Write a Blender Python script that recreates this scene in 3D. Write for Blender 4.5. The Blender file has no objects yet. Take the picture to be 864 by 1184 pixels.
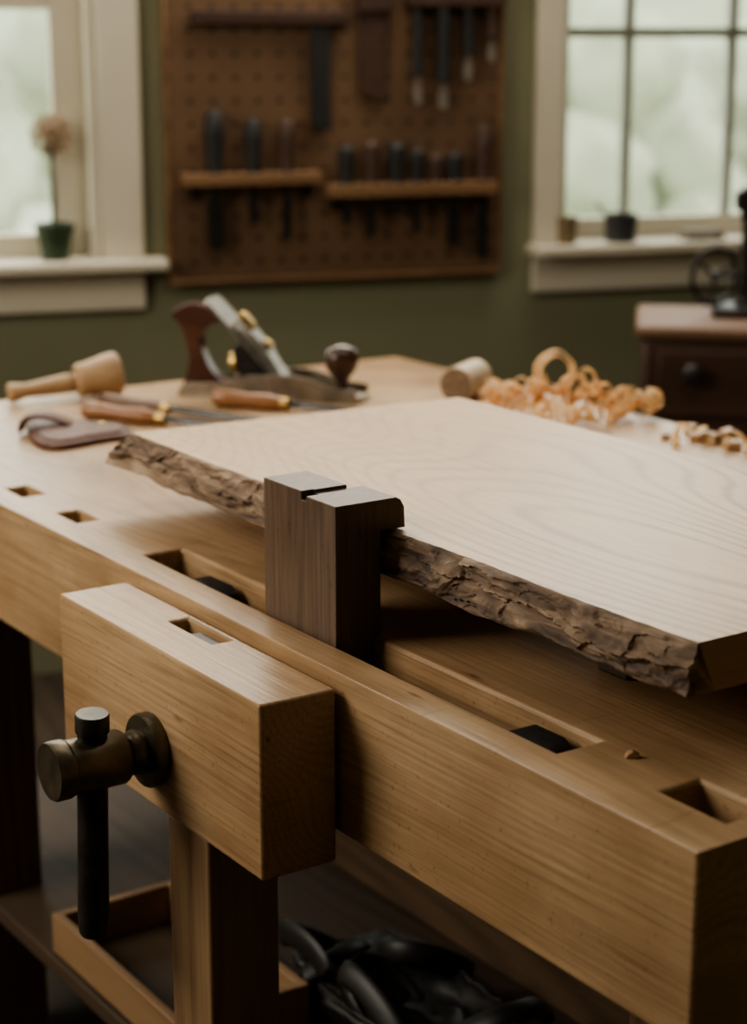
import bpy, bmesh, math, random
from mathutils import Vector, Matrix, noise
random.seed(7)
R = math.radians
scene = bpy.context.scene
COL = scene.collection
# ------------------------------------------------------------------ frames
F = 2147.0; PITCH = math.atan(542/2147.0); CP, SP = math.cos(PITCH), math.sin(PITCH)
CAMZ = 1.42; ZT = 0.87
BO = Vector((0.2277, 1.203, 0)); BA = R(34.1)          # bench near front corner / heading
WO = Vector((0, 4.35, 0)); WA = R(17.4)                # back wall origin / heading
def ray(px, py):
    u = px-432; v = 592-py
    return Vector((u, F*CP+v*SP, -(F*SP-v*CP)))
def at(px, py, z):
    d = ray(px, py); t = (z-CAMZ)/d.z
    return Vector((d.x*t, d.y*t, z))
def rot2(a): return Matrix.Rotation(a, 4, 'Z')
def bw(x, y, z=0): return Matrix.Translation(BO) @ rot2(BA) @ Vector((x, y, ZT+z))
def wl(px, py, n=-0.03):                                # pixel -> wall-local (u, z) on plane n
    inv = (Matrix.Translation(WO) @ rot2(WA)).inverted()
    o = inv @ Vector((0, 0, CAMZ)); d = inv.to_3x3() @ ray(px, py)
    t = (n-o.y)/d.y
    p = o+d*t
    return p.x, p.z
# ------------------------------------------------------------------ helpers
def setp(o, label=None, cat=None, group=None, kind=None):
    if label: o['label'] = label
    if cat: o['category'] = cat
    if group: o['group'] = group
    if kind: o['kind'] = kind
    return o
def thing(name, label, cat, loc=(0,0,0), rz=0, group=None, kind=None):
    o = bpy.data.objects.new(name, None); COL.objects.link(o)
    o.location = loc; o.rotation_euler = (0, 0, rz); o.empty_display_size = .05
    return setp(o, label, cat, group, kind)
def obj(name, bm, mat, parent=None, bevel=0, smooth=35, seg=2, label=None):
    bmesh.ops.recalc_face_normals(bm, faces=bm.faces)
    me = bpy.data.meshes.new(name); bm.to_mesh(me); bm.free()
    for m in (mat if isinstance(mat, (list, tuple)) else [mat]): me.materials.append(m)
    if smooth:
        for p in me.polygons: p.use_smooth = True
        me.set_sharp_from_angle(angle=R(smooth))
    o = bpy.data.objects.new(name, me); COL.objects.link(o)
    if parent: o.parent = parent
    if bevel:
        b = o.modifiers.new('bevel', 'BEVEL'); b.width = bevel; b.segments = seg; b.limit_method = 'ANGLE'; b.angle_limit = R(35)
    if label: o['label'] = label
    return o
def box(bm, a, b, M=None):
    a = Vector(a); b = Vector(b)
    vs = [bm.verts.new(Vector((x, y, z))) for x in (a.x, b.x) for y in (a.y, b.y) for z in (a.z, b.z)]
    for f in ((0,1,3,2),(4,6,7,5),(0,4,5,1),(2,3,7,6),(0,2,6,4),(1,5,7,3)): bm.faces.new([vs[i] for i in f])
    if M is not None:
        for v in vs: v.co = M @ v.co
def B(a, b, M=None):
    bm = bmesh.new(); box(bm, a, b, M); return bm
def lathe(bm, prof, seg=28, M=None):
    rings = []
    for r, z in prof:
        ring = [bm.verts.new(Vector((r*math.cos(2*math.pi*k/seg), r*math.sin(2*math.pi*k/seg), z))) for k in range(seg)]
        rings.append(ring)
    for a, b in zip(rings, rings[1:]):
        for k in range(seg): bm.faces.new((a[k], a[(k+1)%seg], b[(k+1)%seg], b[k]))
    bm.faces.new(rings[0]); bm.faces.new(rings[-1])
    if M is not None:
        for ring in rings:
            for v in ring: v.co = M @ v.co
def Lt(prof, seg=28, M=None):
    bm = bmesh.new(); lathe(bm, prof, seg, M); return bm
def tube(bm, pts, rad, seg=12, flat=1.0):
    pts = [Vector(p) for p in pts]; n = len(pts)
    rs = rad if isinstance(rad, (list, tuple)) else [rad]*n
    prev = None; rings = []
    for i, p in enumerate(pts):
        t = (pts[min(i+1, n-1)]-pts[max(i-1, 0)]).normalized()
        if prev is None: prev = t.orthogonal().normalized()
        s = (prev-t*prev.dot(t)).normalized(); prev = s; q = t.cross(s)
        rings.append([bm.verts.new(p+(s*math.cos(2*math.pi*k/seg)+q*math.sin(2*math.pi*k/seg)*flat)*rs[i]) for k in range(seg)])
    for a, b in zip(rings, rings[1:]):
        for k in range(seg): bm.faces.new((a[k], a[(k+1)%seg], b[(k+1)%seg], b[k]))
    bm.faces.new(rings[0]); bm.faces.new(rings[-1])
def T(pts, rad, seg=12, flat=1.0):
    bm = bmesh.new(); tube(bm, pts, rad, seg, flat); return bm
def prism(bm, poly, d0, d1, M=None):
    """poly in (x,z); extruded along y from d0 to d1"""
    a = [bm.verts.new(Vector((x, d0, z))) for x, z in poly]; b = [bm.verts.new(Vector((x, d1, z))) for x, z in poly]
    n = len(poly)
    for k in range(n): bm.faces.new((a[k], a[(k+1)%n], b[(k+1)%n], b[k]))
    bm.faces.new(a); bm.faces.new(b)
    if M is not None:
        for v in a+b: v.co = M @ v.co
def P(poly, d0, d1, M=None):
    bm = bmesh.new(); prism(bm, poly, d0, d1, M); return bm
def spline(pts, n=6):
    out = []; m = len(pts)
    for i in range(m):
        p0, p1, p2, p3 = [Vector(pts[(i+k-1)%m]) for k in range(4)]
        for k in range(n):
            t = k/n
            out.append(tuple(.5*((2*p1)+(p2-p0)*t+(2*p0-5*p1+4*p2-p3)*t*t+(3*p1-p0-3*p2+p3)*t**3)))
    return out
def cut(o, boxes):
    bm = bmesh.new()
    for a, b in boxes: box(bm, a, b)
    bmesh.ops.recalc_face_normals(bm, faces=bm.faces)
    me = bpy.data.meshes.new('cutter'); bm.to_mesh(me); bm.free()
    c = bpy.data.objects.new('cutter', me); COL.objects.link(c)
    mods = [(m.width, m.segments) for m in o.modifiers if m.type == 'BEVEL']
    o.modifiers.clear()
    par = o.parent; o.parent = None
    m = o.modifiers.new('b', 'BOOLEAN'); m.object = c; m.operation = 'DIFFERENCE'; m.solver = 'EXACT'
    bpy.context.view_layer.update()
    dg = bpy.context.evaluated_depsgraph_get()
    nm = bpy.data.meshes.new_from_object(o.evaluated_get(dg))
    o.modifiers.clear(); o.data = nm; o.parent = par
    bpy.data.objects.remove(c)
    for p in nm.polygons: p.use_smooth = False
    for w, s in mods:
        b = o.modifiers.new('bevel', 'BEVEL'); b.width = w; b.segments = s; b.limit_method = 'ANGLE'; b.angle_limit = R(35)
# ------------------------------------------------------------------ materials
def newmat(name):
    m = bpy.data.materials.new(name); m.use_nodes = True
    nt = m.node_tree; return m, nt, nt.nodes['Principled BSDF']
def N(nt, t, **k):
    n = nt.nodes.new(t)
    for a, v in k.items(): setattr(n, a, v)
    return n
def math_(nt, op, a, b=None, c=None):
    n = N(nt, 'ShaderNodeMath', operation=op)
    for i, x in enumerate((a, b, c)):
        if x is None: continue
        if isinstance(x, (int, float)): n.inputs[i].default_value = x
        else: nt.links.new(x, n.inputs[i])
    return n.outputs[0]
def noise_(nt, vec, scale, detail=2, dist=0):
    n = N(nt, 'ShaderNodeTexNoise'); n.inputs['Scale'].default_value = scale; n.inputs['Detail'].default_value = detail
    n.inputs['Distortion'].default_value = dist; nt.links.new(vec, n.inputs['Vector']); return n.outputs['Fac']
def mapping(nt, sc, loc=(0,0,0), rot=(0,0,0)):
    tc = N(nt, 'ShaderNodeTexCoord'); mp = N(nt, 'ShaderNodeMapping'); mp.inputs['Scale'].default_value = sc
    mp.inputs['Location'].default_value = loc; mp.inputs['Rotation'].default_value = rot
    nt.links.new(tc.outputs['Object'], mp.inputs['Vector']); return mp.outputs[0]
def ramp(nt, fac, stops):
    r = N(nt, 'ShaderNodeValToRGB'); e = r.color_ramp.elements
    while len(e) < len(stops): e.new(.5)
    for i, (p, c) in enumerate(stops): e[i].position = p; e[i].color = (*c, 1)
    nt.links.new(fac, r.inputs[0]); return r.outputs[0]
def bump(nt, bs, h, strength, dist=.002):
    b = N(nt, 'ShaderNodeBump'); b.inputs['Strength'].default_value = strength; b.inputs['Distance'].default_value = dist
    nt.links.new(h, b.inputs['Height']); nt.links.new(b.outputs[0], bs.inputs['Normal'])
def mulcol(nt, c, k, fac):
    mx = N(nt, 'ShaderNodeMix', data_type='RGBA', blend_type='MULTIPLY')
    if isinstance(fac, (int, float)): mx.inputs[0].default_value = fac
    else: nt.links.new(fac, mx.inputs[0])
    nt.links.new(c, mx.inputs[6]); nt.links.new(k, mx.inputs[7]); return mx.outputs[2]
def wood(name, dark, light, axis=1, lines=60, ns=3.0, stretch=.13, wl_=.3, wf=.5, wt=.3, rough=.5, bmp=.25, loc=(0,0,0), fs=220, sharp=2.0, dents=0, spec=.5, figure=0):
    """growth-ring contour lines + fine pores + broad tone; `lines` = ring frequency"""
    m, nt, bs = newmat(name)
    s = [1, 1, 1]; s[axis] = stretch
    n1 = noise_(nt, mapping(nt, s, loc), ns, 1.2, .2)
    jit = noise_(nt, mapping(nt, [x*40 for x in s], loc), 1, 2)
    ph = math_(nt, 'MULTIPLY_ADD', jit, 1.6, math_(nt, 'MULTIPLY', n1, lines*2.0))
    sn = math_(nt, 'MULTIPLY_ADD', math_(nt, 'SINE', ph), .5, .5)
    sn = math_(nt, 'POWER', sn, sharp); ring = sn; sn = math_(nt, 'SUBTRACT', 1.0, sn)
    s2 = [fs, fs, fs]; s2[axis] = fs*.03
    n2 = noise_(nt, mapping(nt, s2, loc), 1, 3)
    n2b = math_(nt, 'MULTIPLY_ADD', math_(nt, 'SUBTRACT', n2, .5), 1.8, .5)
    n3 = noise_(nt, mapping(nt, [2.5 if i != axis else .8 for i in range(3)], loc), 1.6, 3)
    n3b = math_(nt, 'MULTIPLY_ADD', math_(nt, 'SUBTRACT', n3, .5), 1.8, .5)
    tot = wl_+wf+wt
    f = math_(nt, 'ADD', math_(nt, 'ADD', math_(nt, 'MULTIPLY', sn, wl_/tot), math_(nt, 'MULTIPLY', n2b, wf/tot)), math_(nt, 'MULTIPLY', n3b, wt/tot))
    c = ramp(nt, f, [(.22, dark), (.80, light)])
    if figure:
        # stronger heartwood figure toward the near end of the board
        tc = N(nt, 'ShaderNodeTexCoord'); sp_ = N(nt, 'ShaderNodeSeparateXYZ'); nt.links.new(tc.outputs['Object'], sp_.inputs[0])
        mr = N(nt, 'ShaderNodeMapRange'); mr.inputs[1].default_value = .85; mr.inputs[2].default_value = .42
        mr.inputs[3].default_value = .10; mr.inputs[4].default_value = 1.0
        nt.links.new(sp_.outputs[1], mr.inputs[0])
        nb = noise_(nt, mapping(nt, (3, 1.4, 1), (2,0,0)), 1.5, 2)
        nbm = ramp(nt, nb, [(.38, (0,0,0)), (.54, (1,1,1))])
        fac = math_(nt, 'MULTIPLY', math_(nt, 'MULTIPLY', ring, mr.outputs[0]), figure)
        fac = math_(nt, 'MULTIPLY', fac, math_(nt, 'MULTIPLY_ADD', nbm, .65, .35))
        fac = math_(nt, 'MULTIPLY', fac, math_(nt, 'MULTIPLY_ADD', n2b, .8, .5))
        k0 = N(nt, 'ShaderNodeRGB'); k0.outputs[0].default_value = (.42,.29,.19,1)
        c = mulcol(nt, c, k0.outputs[0], fac)
    if dents:
        v = N(nt, 'ShaderNodeTexVoronoi'); v.inputs['Scale'].default_value = 1; sd = [30, 30, 30]; sd[axis] = 9
        nt.links.new(mapping(nt, sd, (3,1,2), (0,0,.35)), v.inputs['Vector'])
        k = ramp(nt, v.outputs['Distance'], [(.0, (.30,.23,.17)), (.12, (1,1,1))])
        mm = math_(nt, 'GREATER_THAN', noise_(nt, mapping(nt, (1,1,1), (7,7,7)), 7, 2), .50)
        c = mulcol(nt, c, k, math_(nt, 'MULTIPLY', mm, dents))
        n5 = noise_(nt, mapping(nt, (9, 160, 160), (1,2,3), (.2,.1,.5)), 1, 1)
        k2 = ramp(nt, n5, [(.68, (1,1,1)), (.74, (.62,.55,.48))])
        c = mulcol(nt, c, k2, dents*.6)
        n6 = noise_(nt, mapping(nt, (1,1,1), (11,3,5)), 5, 5)
        k3 = ramp(nt, n6, [(.38, (.72,.65,.57)), (.60, (1,1,1))])
        c = mulcol(nt, c, k3, dents*.8)
        r_ = N(nt, 'ShaderNodeMapRange'); r_.inputs[3].default_value = rough-.08; r_.inputs[4].default_value = rough+.16
        nt.links.new(n6, r_.inputs[0]); nt.links.new(r_.outputs[0], bs.inputs['Roughness'])
    else: bs.inputs['Roughness'].default_value = rough
    nt.links.new(c, bs.inputs['Base Color']); bs.inputs['Specular IOR Level'].default_value = spec
    bump(nt, bs, n2, bmp, .0012)
    return m
def plain(name, c, rough=.5, metal=0, var=.15, sc=40, bmp=0, trans=0):
    m, nt, bs = newmat(name)
    n = noise_(nt, mapping(nt, (1,1,1)), sc, 4)
    c1 = tuple(x*(1-var) for x in c); c2 = tuple(min(1, x*(1+var)) for x in c)
    nt.links.new(ramp(nt, n, [(.3, c1), (.7, c2)]), bs.inputs['Base Color'])
    bs.inputs['Roughness'].default_value = rough; bs.inputs['Metallic'].default_value = metal
    if bmp: bump(nt, bs, n, bmp, .002)
    return m
M = {}
M['bench'] = wood('bench_beech', (.26,.160,.084), (.51,.350,.205), 1, 170, 4.0, .08, .12, .36, .42, .34, .3, dents=.95, fs=300)
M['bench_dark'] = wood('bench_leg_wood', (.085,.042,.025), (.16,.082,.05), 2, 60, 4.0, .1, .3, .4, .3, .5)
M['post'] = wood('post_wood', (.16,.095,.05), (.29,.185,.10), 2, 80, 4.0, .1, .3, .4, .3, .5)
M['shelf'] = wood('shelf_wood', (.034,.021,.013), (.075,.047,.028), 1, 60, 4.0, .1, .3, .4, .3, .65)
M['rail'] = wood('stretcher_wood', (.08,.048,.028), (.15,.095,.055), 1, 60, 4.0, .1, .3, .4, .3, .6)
M['slab'] = wood('slab_wood', (.39,.235,.115), (.61,.425,.24), 1, 290, 1.9, .24, .08, .42, .34, .44, .25, sharp=4, spec=.42, fs=300, figure=.85)
M['slab_end'] = wood('slab_cut_end', (.26,.155,.082), (.42,.27,.155), 0, 40, 4, .3, .1, .4, .4, .6, .15)
M['walnut'] = wood('walnut', (.072,.046,.032), (.20,.132,.09), 2, 60, 8, .12, .08, .42, .50, .44, .5, dents=.7)
M['knobwood'] = wood('knob_dark_wood', (.035,.018,.011), (.085,.042,.025), 2, 20, 8, .2, .3, .4, .3, .24, .1)
M['tote'] = wood('tote_rosewood', (.045,.016,.010), (.12,.048,.027), 0, 20, 8, .2, .3, .4, .3, .28, .1)
M['mallet'] = wood('mallet_wood', (.30,.18,.095), (.52,.35,.20), 2, 20, 8, .2, .3, .4, .3, .5, .1)
M['honey'] = wood('honey_handle', (.17,.07,.028), (.33,.155,.065), 2, 20, 8, .2, .3, .4, .3, .32, .1)
M['darkhandle'] = wood('dark_handle', (.07,.036,.02), (.17,.09,.05), 2, 20, 8, .2, .3, .4, .3, .35, .1)
M['offcut'] = wood('offcut_wood', (.42,.31,.20), (.66,.53,.38), 2, 20, 8, .2, .3, .4, .3, .5, .1)
M['offend'] = wood('offcut_end_shaded', (.12,.075,.045), (.25,.165,.10), 2, 40, 20, 1, .5, .3, .2, .6, .1)  # same offcut wood, darkened in colour for the end turned from the light
M['peg_shelf'] = wood('peg_shelf_wood', (.17,.092,.044), (.28,.16,.08), 0, 20, 5, .1, .3, .4, .3, .55, .1)
M['floor'] = wood('floor_wood', (.025,.017,.011), (.07,.047,.03), 1, 60, 1.5, .1, .3, .4, .3, .6, .1)
M['tablew'] = wood('side_table_wood', (.04,.02,.013), (.10,.05,.032), 0, 20, 4, .1, .3, .4, .3, .45, .1)
M['tabletop'] = wood('side_table_top_wood', (.12,.062,.035), (.21,.12,.068), 0, 20, 4, .1, .3, .4, .3, .6, .1)
M['wall'] = plain('olive_wall_paint', (.20,.195,.118), .75, 0, .05, 3)
M['otherwall'] = plain('plaster', (.33,.30,.22), .8, 0, .06, 3)
M['trim'] = plain('cream_trim_paint', (.60,.55,.44), .5, 0, .03, 6)
M['muntin'] = plain('grey_sash_paint', (.33,.33,.29), .5, 0, .03, 6)
M['steel'] = plain('steel', (.42,.40,.37), .32, 1, .12, 60)
M['blade'] = plain('worn_plane_iron', (.20,.188,.168), .46, 1, .2, 50)
M['cap'] = plain('plane_lever_cap', (.28,.26,.225), .44, 1, .2, 50)
M['darksteel'] = plain('dark_blade_steel', (.030,.029,.029), .35, .5, .2, 60)
M['iron'] = plain('cast_iron', (.04,.038,.036), .42, .7, .3, 90, .15)
M['bronze'] = plain('aged_bronze_screw', (.125,.105,.073), .40, .8, .35, 45, .15)
M['darkbar'] = plain('dark_handle_steel', (.055,.049,.04), .40, .7, .35, 45, .15)
M['sole'] = plain('plane_body_iron', (.28,.24,.19), .40, .8, .3, 30)
M['brass'] = plain('brass', (.46,.32,.13), .38, 1, .15, 50)
M['black'] = plain('black_plastic', (.018,.017,.016), .6, 0, .2, 30)
M['brownh'] = plain('brown_tool_handle', (.058,.028,.018), .6, 0, .2, 30)
M['pale'] = plain('pale_tip_steel', (.36,.33,.28), .4, .6, .1, 30)
M['leather'] = plain('red_brown_leather', (.11,.040,.025), .55, 0, .45, 60, .5)
M['blackleather'] = plain('dark_leather', (.012,.0105,.009), .5, 0, .4, 12, .2)
M['pot'] = plain('green_pot', (.035,.06,.03), .4, 0, .1, 20)
M['stem'] = plain('stem', (.075,.058,.033), .6, 0, .1, 20)
M['petal'] = plain('dried_petal', (.36,.26,.165), .7, 0, .12, 60)
M['mug'] = plain('dark_mug', (.05,.05,.05), .3, 0, .1, 20)
M['cup'] = plain('amber_cup', (.20,.15,.09), .2, 0, .1, 20)
M['cloth'] = plain('folded_cloth', (.16,.13,.10), .8, 0, .2, 20)
M['traywood'] = wood('tray_wood', (.19,.11,.055), (.34,.215,.115), 1, 20, 4, .1, .3, .4, .3, .5)
M['leaf'] = plain('foliage', (.315,.34,.25), .9, 0, .06, 2.5)  # outdoor haze is put into the pale leaf and grass colours
M['leaf2'] = plain('foliage_pale', (.37,.395,.305), .9, 0, .06, 2.5)
M['grass'] = plain('grass', (.40,.42,.33), .9, 0, .1, 1)
M['trunk'] = plain('bark_trunk', (.30,.29,.24), .9, 0, .2, 10)
# pegboard: regular drilled holes
m, nt, bs = newmat('pegboard_brown')
v = mapping(nt, (1/.0508, 1/.0508, 1/.0508))
sx = N(nt, 'ShaderNodeSeparateXYZ'); nt.links.new(v, sx.inputs[0])
dx = math_(nt, 'SUBTRACT', math_(nt, 'FRACT', sx.outputs[0]), .5); dz = math_(nt, 'SUBTRACT', math_(nt, 'FRACT', sx.outputs[2]), .5)
dist = math_(nt, 'SQRT', math_(nt, 'ADD', math_(nt, 'MULTIPLY', dx, dx), math_(nt, 'MULTIPLY', dz, dz)))
hole = math_(nt, 'LESS_THAN', dist, .12)
n = noise_(nt, mapping(nt, (1,1,1)), 6, 4)
base = ramp(nt, n, [(.3, (.115,.065,.034)), (.7, (.165,.095,.05))])
mix = N(nt, 'ShaderNodeMix', data_type='RGBA'); nt.links.new(hole, mix.inputs[0]); nt.links.new(base, mix.inputs[6]); mix.inputs[7].default_value = (.018,.01,.006,1)
nt.links.new(mix.outputs[2], bs.inputs['Base Color']); bs.inputs['Roughness'].default_value = .65
M['peg'] = m
# bark
m, nt, bs = newmat('live_edge_bark')
v1 = mapping(nt, (1, .28, 1.5)); n1 = noise_(nt, v1, 50, 8, .9); n2 = noise_(nt, v1, 13, 3, .5)
f = math_(nt, 'ADD', math_(nt, 'MULTIPLY', n1, .55), math_(nt, 'MULTIPLY', n2, .45))
nt.links.new(ramp(nt, f, [(.37, (.055,.034,.022)), (.5, (.19,.125,.08)), (.63, (.40,.295,.205))]), bs.inputs['Base Color'])
bs.inputs['Roughness'].default_value = .74; bump(nt, bs, n1, .8, .005)
M['bark'] = m
# glass: thin clear pane
m, nt, bs = newmat('window_glass')
tr = N(nt, 'ShaderNodeBsdfTransparent'); tr.inputs[0].default_value = (.95,.97,.95,1)
gl = N(nt, 'ShaderNodeBsdfGlossy'); gl.inputs['Roughness'].default_value = .05
mx = N(nt, 'ShaderNodeMixShader'); mx.inputs[0].default_value = .04
nt.links.new(tr.outputs[0], mx.inputs[1]); nt.links.new(gl.outputs[0], mx.inputs[2]); nt.links.new(mx.outputs[0], nt.nodes['Material Output'].inputs[0])
M['glass'] = m
# shavings: thin translucent wood
m, nt, bs = newmat('shaving_wood')
n = noise_(nt, mapping(nt, (1,1,1)), 90, 3)
c = ramp(nt, n, [(.3, (.78,.50,.24)), (.7, (.92,.68,.39))])
nt.links.new(c, bs.inputs['Base Color']); bs.inputs['Roughness'].default_value = .5
tl = N(nt, 'ShaderNodeBsdfTranslucent'); nt.links.new(c, tl.inputs[0])
mx = N(nt, 'ShaderNodeMixShader'); mx.inputs[0].default_value = .45
nt.links.new(bs.outputs[0], mx.inputs[1]); nt.links.new(tl.outputs[0], mx.inputs[2]); nt.links.new(mx.outputs[0], nt.nodes['Material Output'].inputs[0])
M['shaving'] = m

# ------------------------------------------------------------------ room shell (wall frame)
def wallframe(o):
    o.location = WO; o.rotation_euler = (0, 0, WA); return o
def struct(name, bm, mat, label=None):
    o = obj(name, bm, mat, smooth=0); wallframe(o); o['kind'] = 'structure'
    if label: o['label'] = label
    return o
SZ = .955; TOPZ = 2.25; LU0, LU1 = -1.55, -.635; RU0, RU1 = .465, 1.36
UL, UR, NF, CZ = -3.3, 2.9, -5.6, 2.75
bm = bmesh.new()
th = .15
box(bm, (UL, 0, 0), (UR, th, SZ-.02)); box(bm, (UL, 0, TOPZ), (UR, th, CZ))
for a, b in ((UL, LU0), (LU1, RU0), (RU1, UR)): box(bm, (a, 0, SZ-.02), (b, th, TOPZ))
struct('wall_back', bm, M['wall'], 'olive green painted back wall with two windows')
struct('wall_left', B((UL-.1, NF, 0), (UL, th, CZ)), M['otherwall'], 'plain side wall on the left')
struct('wall_right', B((UR, NF, 0), (UR+.1, th, CZ)), M['wall'], 'olive side wall on the right')
struct('wall_front', B((UL, NF-.1, 0), (UR, NF, CZ)), M['otherwall'], 'plain wall behind the viewpoint')
struct('ceiling', B((UL, NF, CZ), (UR, th, CZ+.08)), M['otherwall'], 'plain ceiling')
struct('floor', B((UL, NF, -.08), (UR, th, 0)), M['floor'], 'dark wooden floor')
struct('baseboard_back', B((UL, -.018, 0), (UR, 0, .11)), M['wall'], 'olive baseboard along the back wall')
def window(name, u0, u1, label, muntu, muntz, stile, cas_l, cas_r, barw, munm, horn):
    w = thing(name, label, None, WO, WA, kind='structure')
    c = .092
    bm = bmesh.new()
    cl = u0-cas_l; cr = u1+cas_r
    box(bm, (cl, -.024, SZ), (u0, 0, TOPZ+c)); box(bm, (u1, -.024, SZ), (cr, 0, TOPZ+c)); box(bm, (u0, -.024, TOPZ), (u1, 0, TOPZ+c))
    obj('casing', bm, M['trim'], w, .004)
    obj('sill', B((cl-horn, -.075, SZ-.026), (cr+horn, th-.02, SZ)), M['trim'], w, .006)
    obj('apron', B((cl, -.022, SZ-.115), (cr, 0, SZ-.026)), M['trim'], w, .003)
    bm = bmesh.new()   # jamb lining
    box(bm, (u0, 0, SZ), (u0+.018, th, TOPZ)); box(bm, (u1-.018, 0, SZ), (u1, th, TOPZ)); box(bm, (u0+.018, 0, TOPZ-.018), (u1-.018, th, TOPZ))
    obj('jamb', bm, M['trim'], w, .002)
    a, b, z0, z1 = u0+.018, u1-.018, SZ, TOPZ-.018
    bm = bmesh.new()
    box(bm, (a, .07, z0), (a+stile, .105, z1)); box(bm, (b-stile, .07, z0), (b, .105, z1))
    box(bm, (a+stile, .07, z0), (b-stile, .105, z0+.05)); box(bm, (a+stile, .07, z1-.045), (b-stile, .105, z1))
    obj('sash_frame', bm, M['trim'], w, .003)
    bm = bmesh.new()
    for x in muntu: box(bm, (x-barw/2, .075, z0+.05), (x+barw/2, .1, z1-.045))
    for z in muntz: box(bm, (a+stile, .074, z-barw/2), (b-stile, .101, z+barw/2))
    obj('glazing_bar', bm, munm or M['trim'], w, .002)
    obj('pane', B((a+stile, .087, z0+.05), (b-stile, .09, z1-.045)), M['glass'], w, smooth=0)
    return w
window('window_1', LU0, LU1, 'white trimmed window at the left with a potted flower on its sill', [], [1.515], .07, .092, .092, .045, None, .045)
window('window_2', RU0, RU1, 'white trimmed window at the right divided into small panes', [.673, .9516, 1.2], [1.445, 1.86], .03, .070, .075, .023, M['muntin'], .012)

# ------------------------------------------------------------------ pegboard and its tools
pb = thing('pegboard', 'brown pegboard full of holes hanging on the olive wall between the windows', 'pegboard', WO, WA)
pu0, pz0 = wl(199, 324, -.02); pu1, _ = wl(573, 316, -.02)
PZ1 = 1.78
obj('panel', B((pu0, -.028, pz0), (pu1, -.012, PZ1)), M['peg'], pb, smooth=0)
bm = bmesh.new()
for (a, b) in (((pu0-.003, -.034, pz0-.010), (pu1+.003, -.001, pz0)), ((pu0-.003, -.034, PZ1), (pu1+.003, -.001, PZ1+.010)),
               ((pu0-.008, -.034, pz0-.010), (pu0, -.001, PZ1+.010)), ((pu1, -.034, pz0-.010), (pu1+.008, -.001, PZ1+.010))): box(bm, a, b)
obj('edge_frame', bm, M['peg_shelf'], pb, .002)
def peg_shelf(pxa, pxb, pyt, pyb, label):
    a, z1 = wl(pxa, pyt, -.075); b, _ = wl(pxb, pyt, -.075); _, z0 = wl(pxa, pyb, -.075)
    t = thing('tool_rack', label, 'rack', WO, WA, 'narrow wooden tool racks on the pegboard')
    obj('rail', B((a, -.082, z0), (b, -.030, z1)), M['peg_shelf'], t, .002)
    for x in (a+.02, b-.03): obj('bracket', B((x, -.045, z0-.03), (x+.01, -.030, z0)), M['iron'], t, .001)
peg_shelf(213, 372, 202, 216, 'upper-left narrow wooden rack holding three tools on the pegboard')
peg_shelf(379, 575, 214, 229, 'longer narrow wooden rack holding a row of handles at right of pegboard')
def wall_tool(name, px, y0, y1, y2, wpx, hm, bmt, label, cat, group, bw_=.5, n=-.058, tip=None):
    u, z0 = wl(px, y0, n); _, z1 = wl(px, y1, n); _, z2 = wl(px, y2, n)
    r = wpx/495/2
    t = thing(name, label, cat, Matrix.Translation(WO) @ rot2(WA) @ Vector((u, n, z2)), WA, group)
    H = z0-z2; h = z1-z2
    obj('handle', Lt([(r*.6, h), (r*.9, h+.004), (r*.8, h+(H-h)*.25), (r, h+(H-h)*.6), (r*.95, h+(H-h)*.9), (r*.5, H)], 16), hm, t)
    b = r*bw_
    obj('blade', P([(-b*.5, h+.001), (-b*.6, h*.75), (-b, h*.6), (-b, h*.1), (0, 0), (b, h*.1), (b, h*.6), (b*.6, h*.75), (b*.5, h+.001)], -.0025, .0025), bmt, t, .0006)
G1 = 'tools standing in the wall racks'
wall_tool('chisel', 247, 128, 202, 292, 23, M['black'], M['iron'], 'widest black-handled tool at the left end of the upper-left rack', 'chisel', G1, .8)
wall_tool('chisel', 292, 137, 202, 262, 20, M['black'], M['iron'], 'middle black-handled tool of three in the upper-left rack', 'chisel', G1)
wall_tool('chisel', 331, 137, 202, 280, 20, M['brownh'], M['iron'], 'brown-handled tool at the right of the upper-left rack', 'chisel', G1)
wall_tool('screwdriver', 401, 168, 215, 260, 19, M['black'], M['iron'], 'black-handled tool at the left end of the longer rack', 'screwdriver', G1)
wall_tool('screwdriver', 430, 163, 215, 275, 20, M['brownh'], M['iron'], 'brown-handled tool second from left in the longer rack', 'screwdriver', G1)
wall_tool('screwdriver', 459, 165, 215, 250, 21, M['black'], M['iron'], 'black-handled tool third from left in the longer rack', 'screwdriver', G1)
wall_tool('screwdriver', 483, 172, 215, 270, 18, M['black'], M['iron'], 'slim black-handled tool fourth from left in the longer rack', 'screwdriver', G1)
wall_tool('screwdriver', 505, 178, 215, 245, 18, M['brownh'], M['iron'], 'short brown-handled tool fifth from left in the longer rack', 'screwdriver', G1)
wall_tool('chisel', 526, 176, 215, 287, 20, M['black'], M['iron'], 'black-handled tool with long dark blade in the longer rack', 'chisel', G1, .8)
wall_tool('file', 560, 145, 215, 302, 19, M['brownh'], M['iron'], 'tall brown-handled file at the right end of the longer rack', 'file', G1, .8)
G2 = 'tools hanging from the top of the pegboard'
wall_tool('screwdriver', 484, -40, 88, 122, 14, M['black'], M['pale'], 'black-handled hanging screwdriver, leftmost of the pale-tipped ones', 'screwdriver', G2, .6, -.05)
wall_tool('screwdriver', 514, -40, 95, 127, 18, M['black'], M['pale'], 'thick black-handled hanging screwdriver with lowest pale tip', 'screwdriver', G2, .6, -.05)
wall_tool('screwdriver', 543, -40, 62, 94, 15, M['black'], M['pale'], 'shorter black-handled hanging screwdriver with a pale tip', 'screwdriver', G2, .6, -.05)
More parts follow.
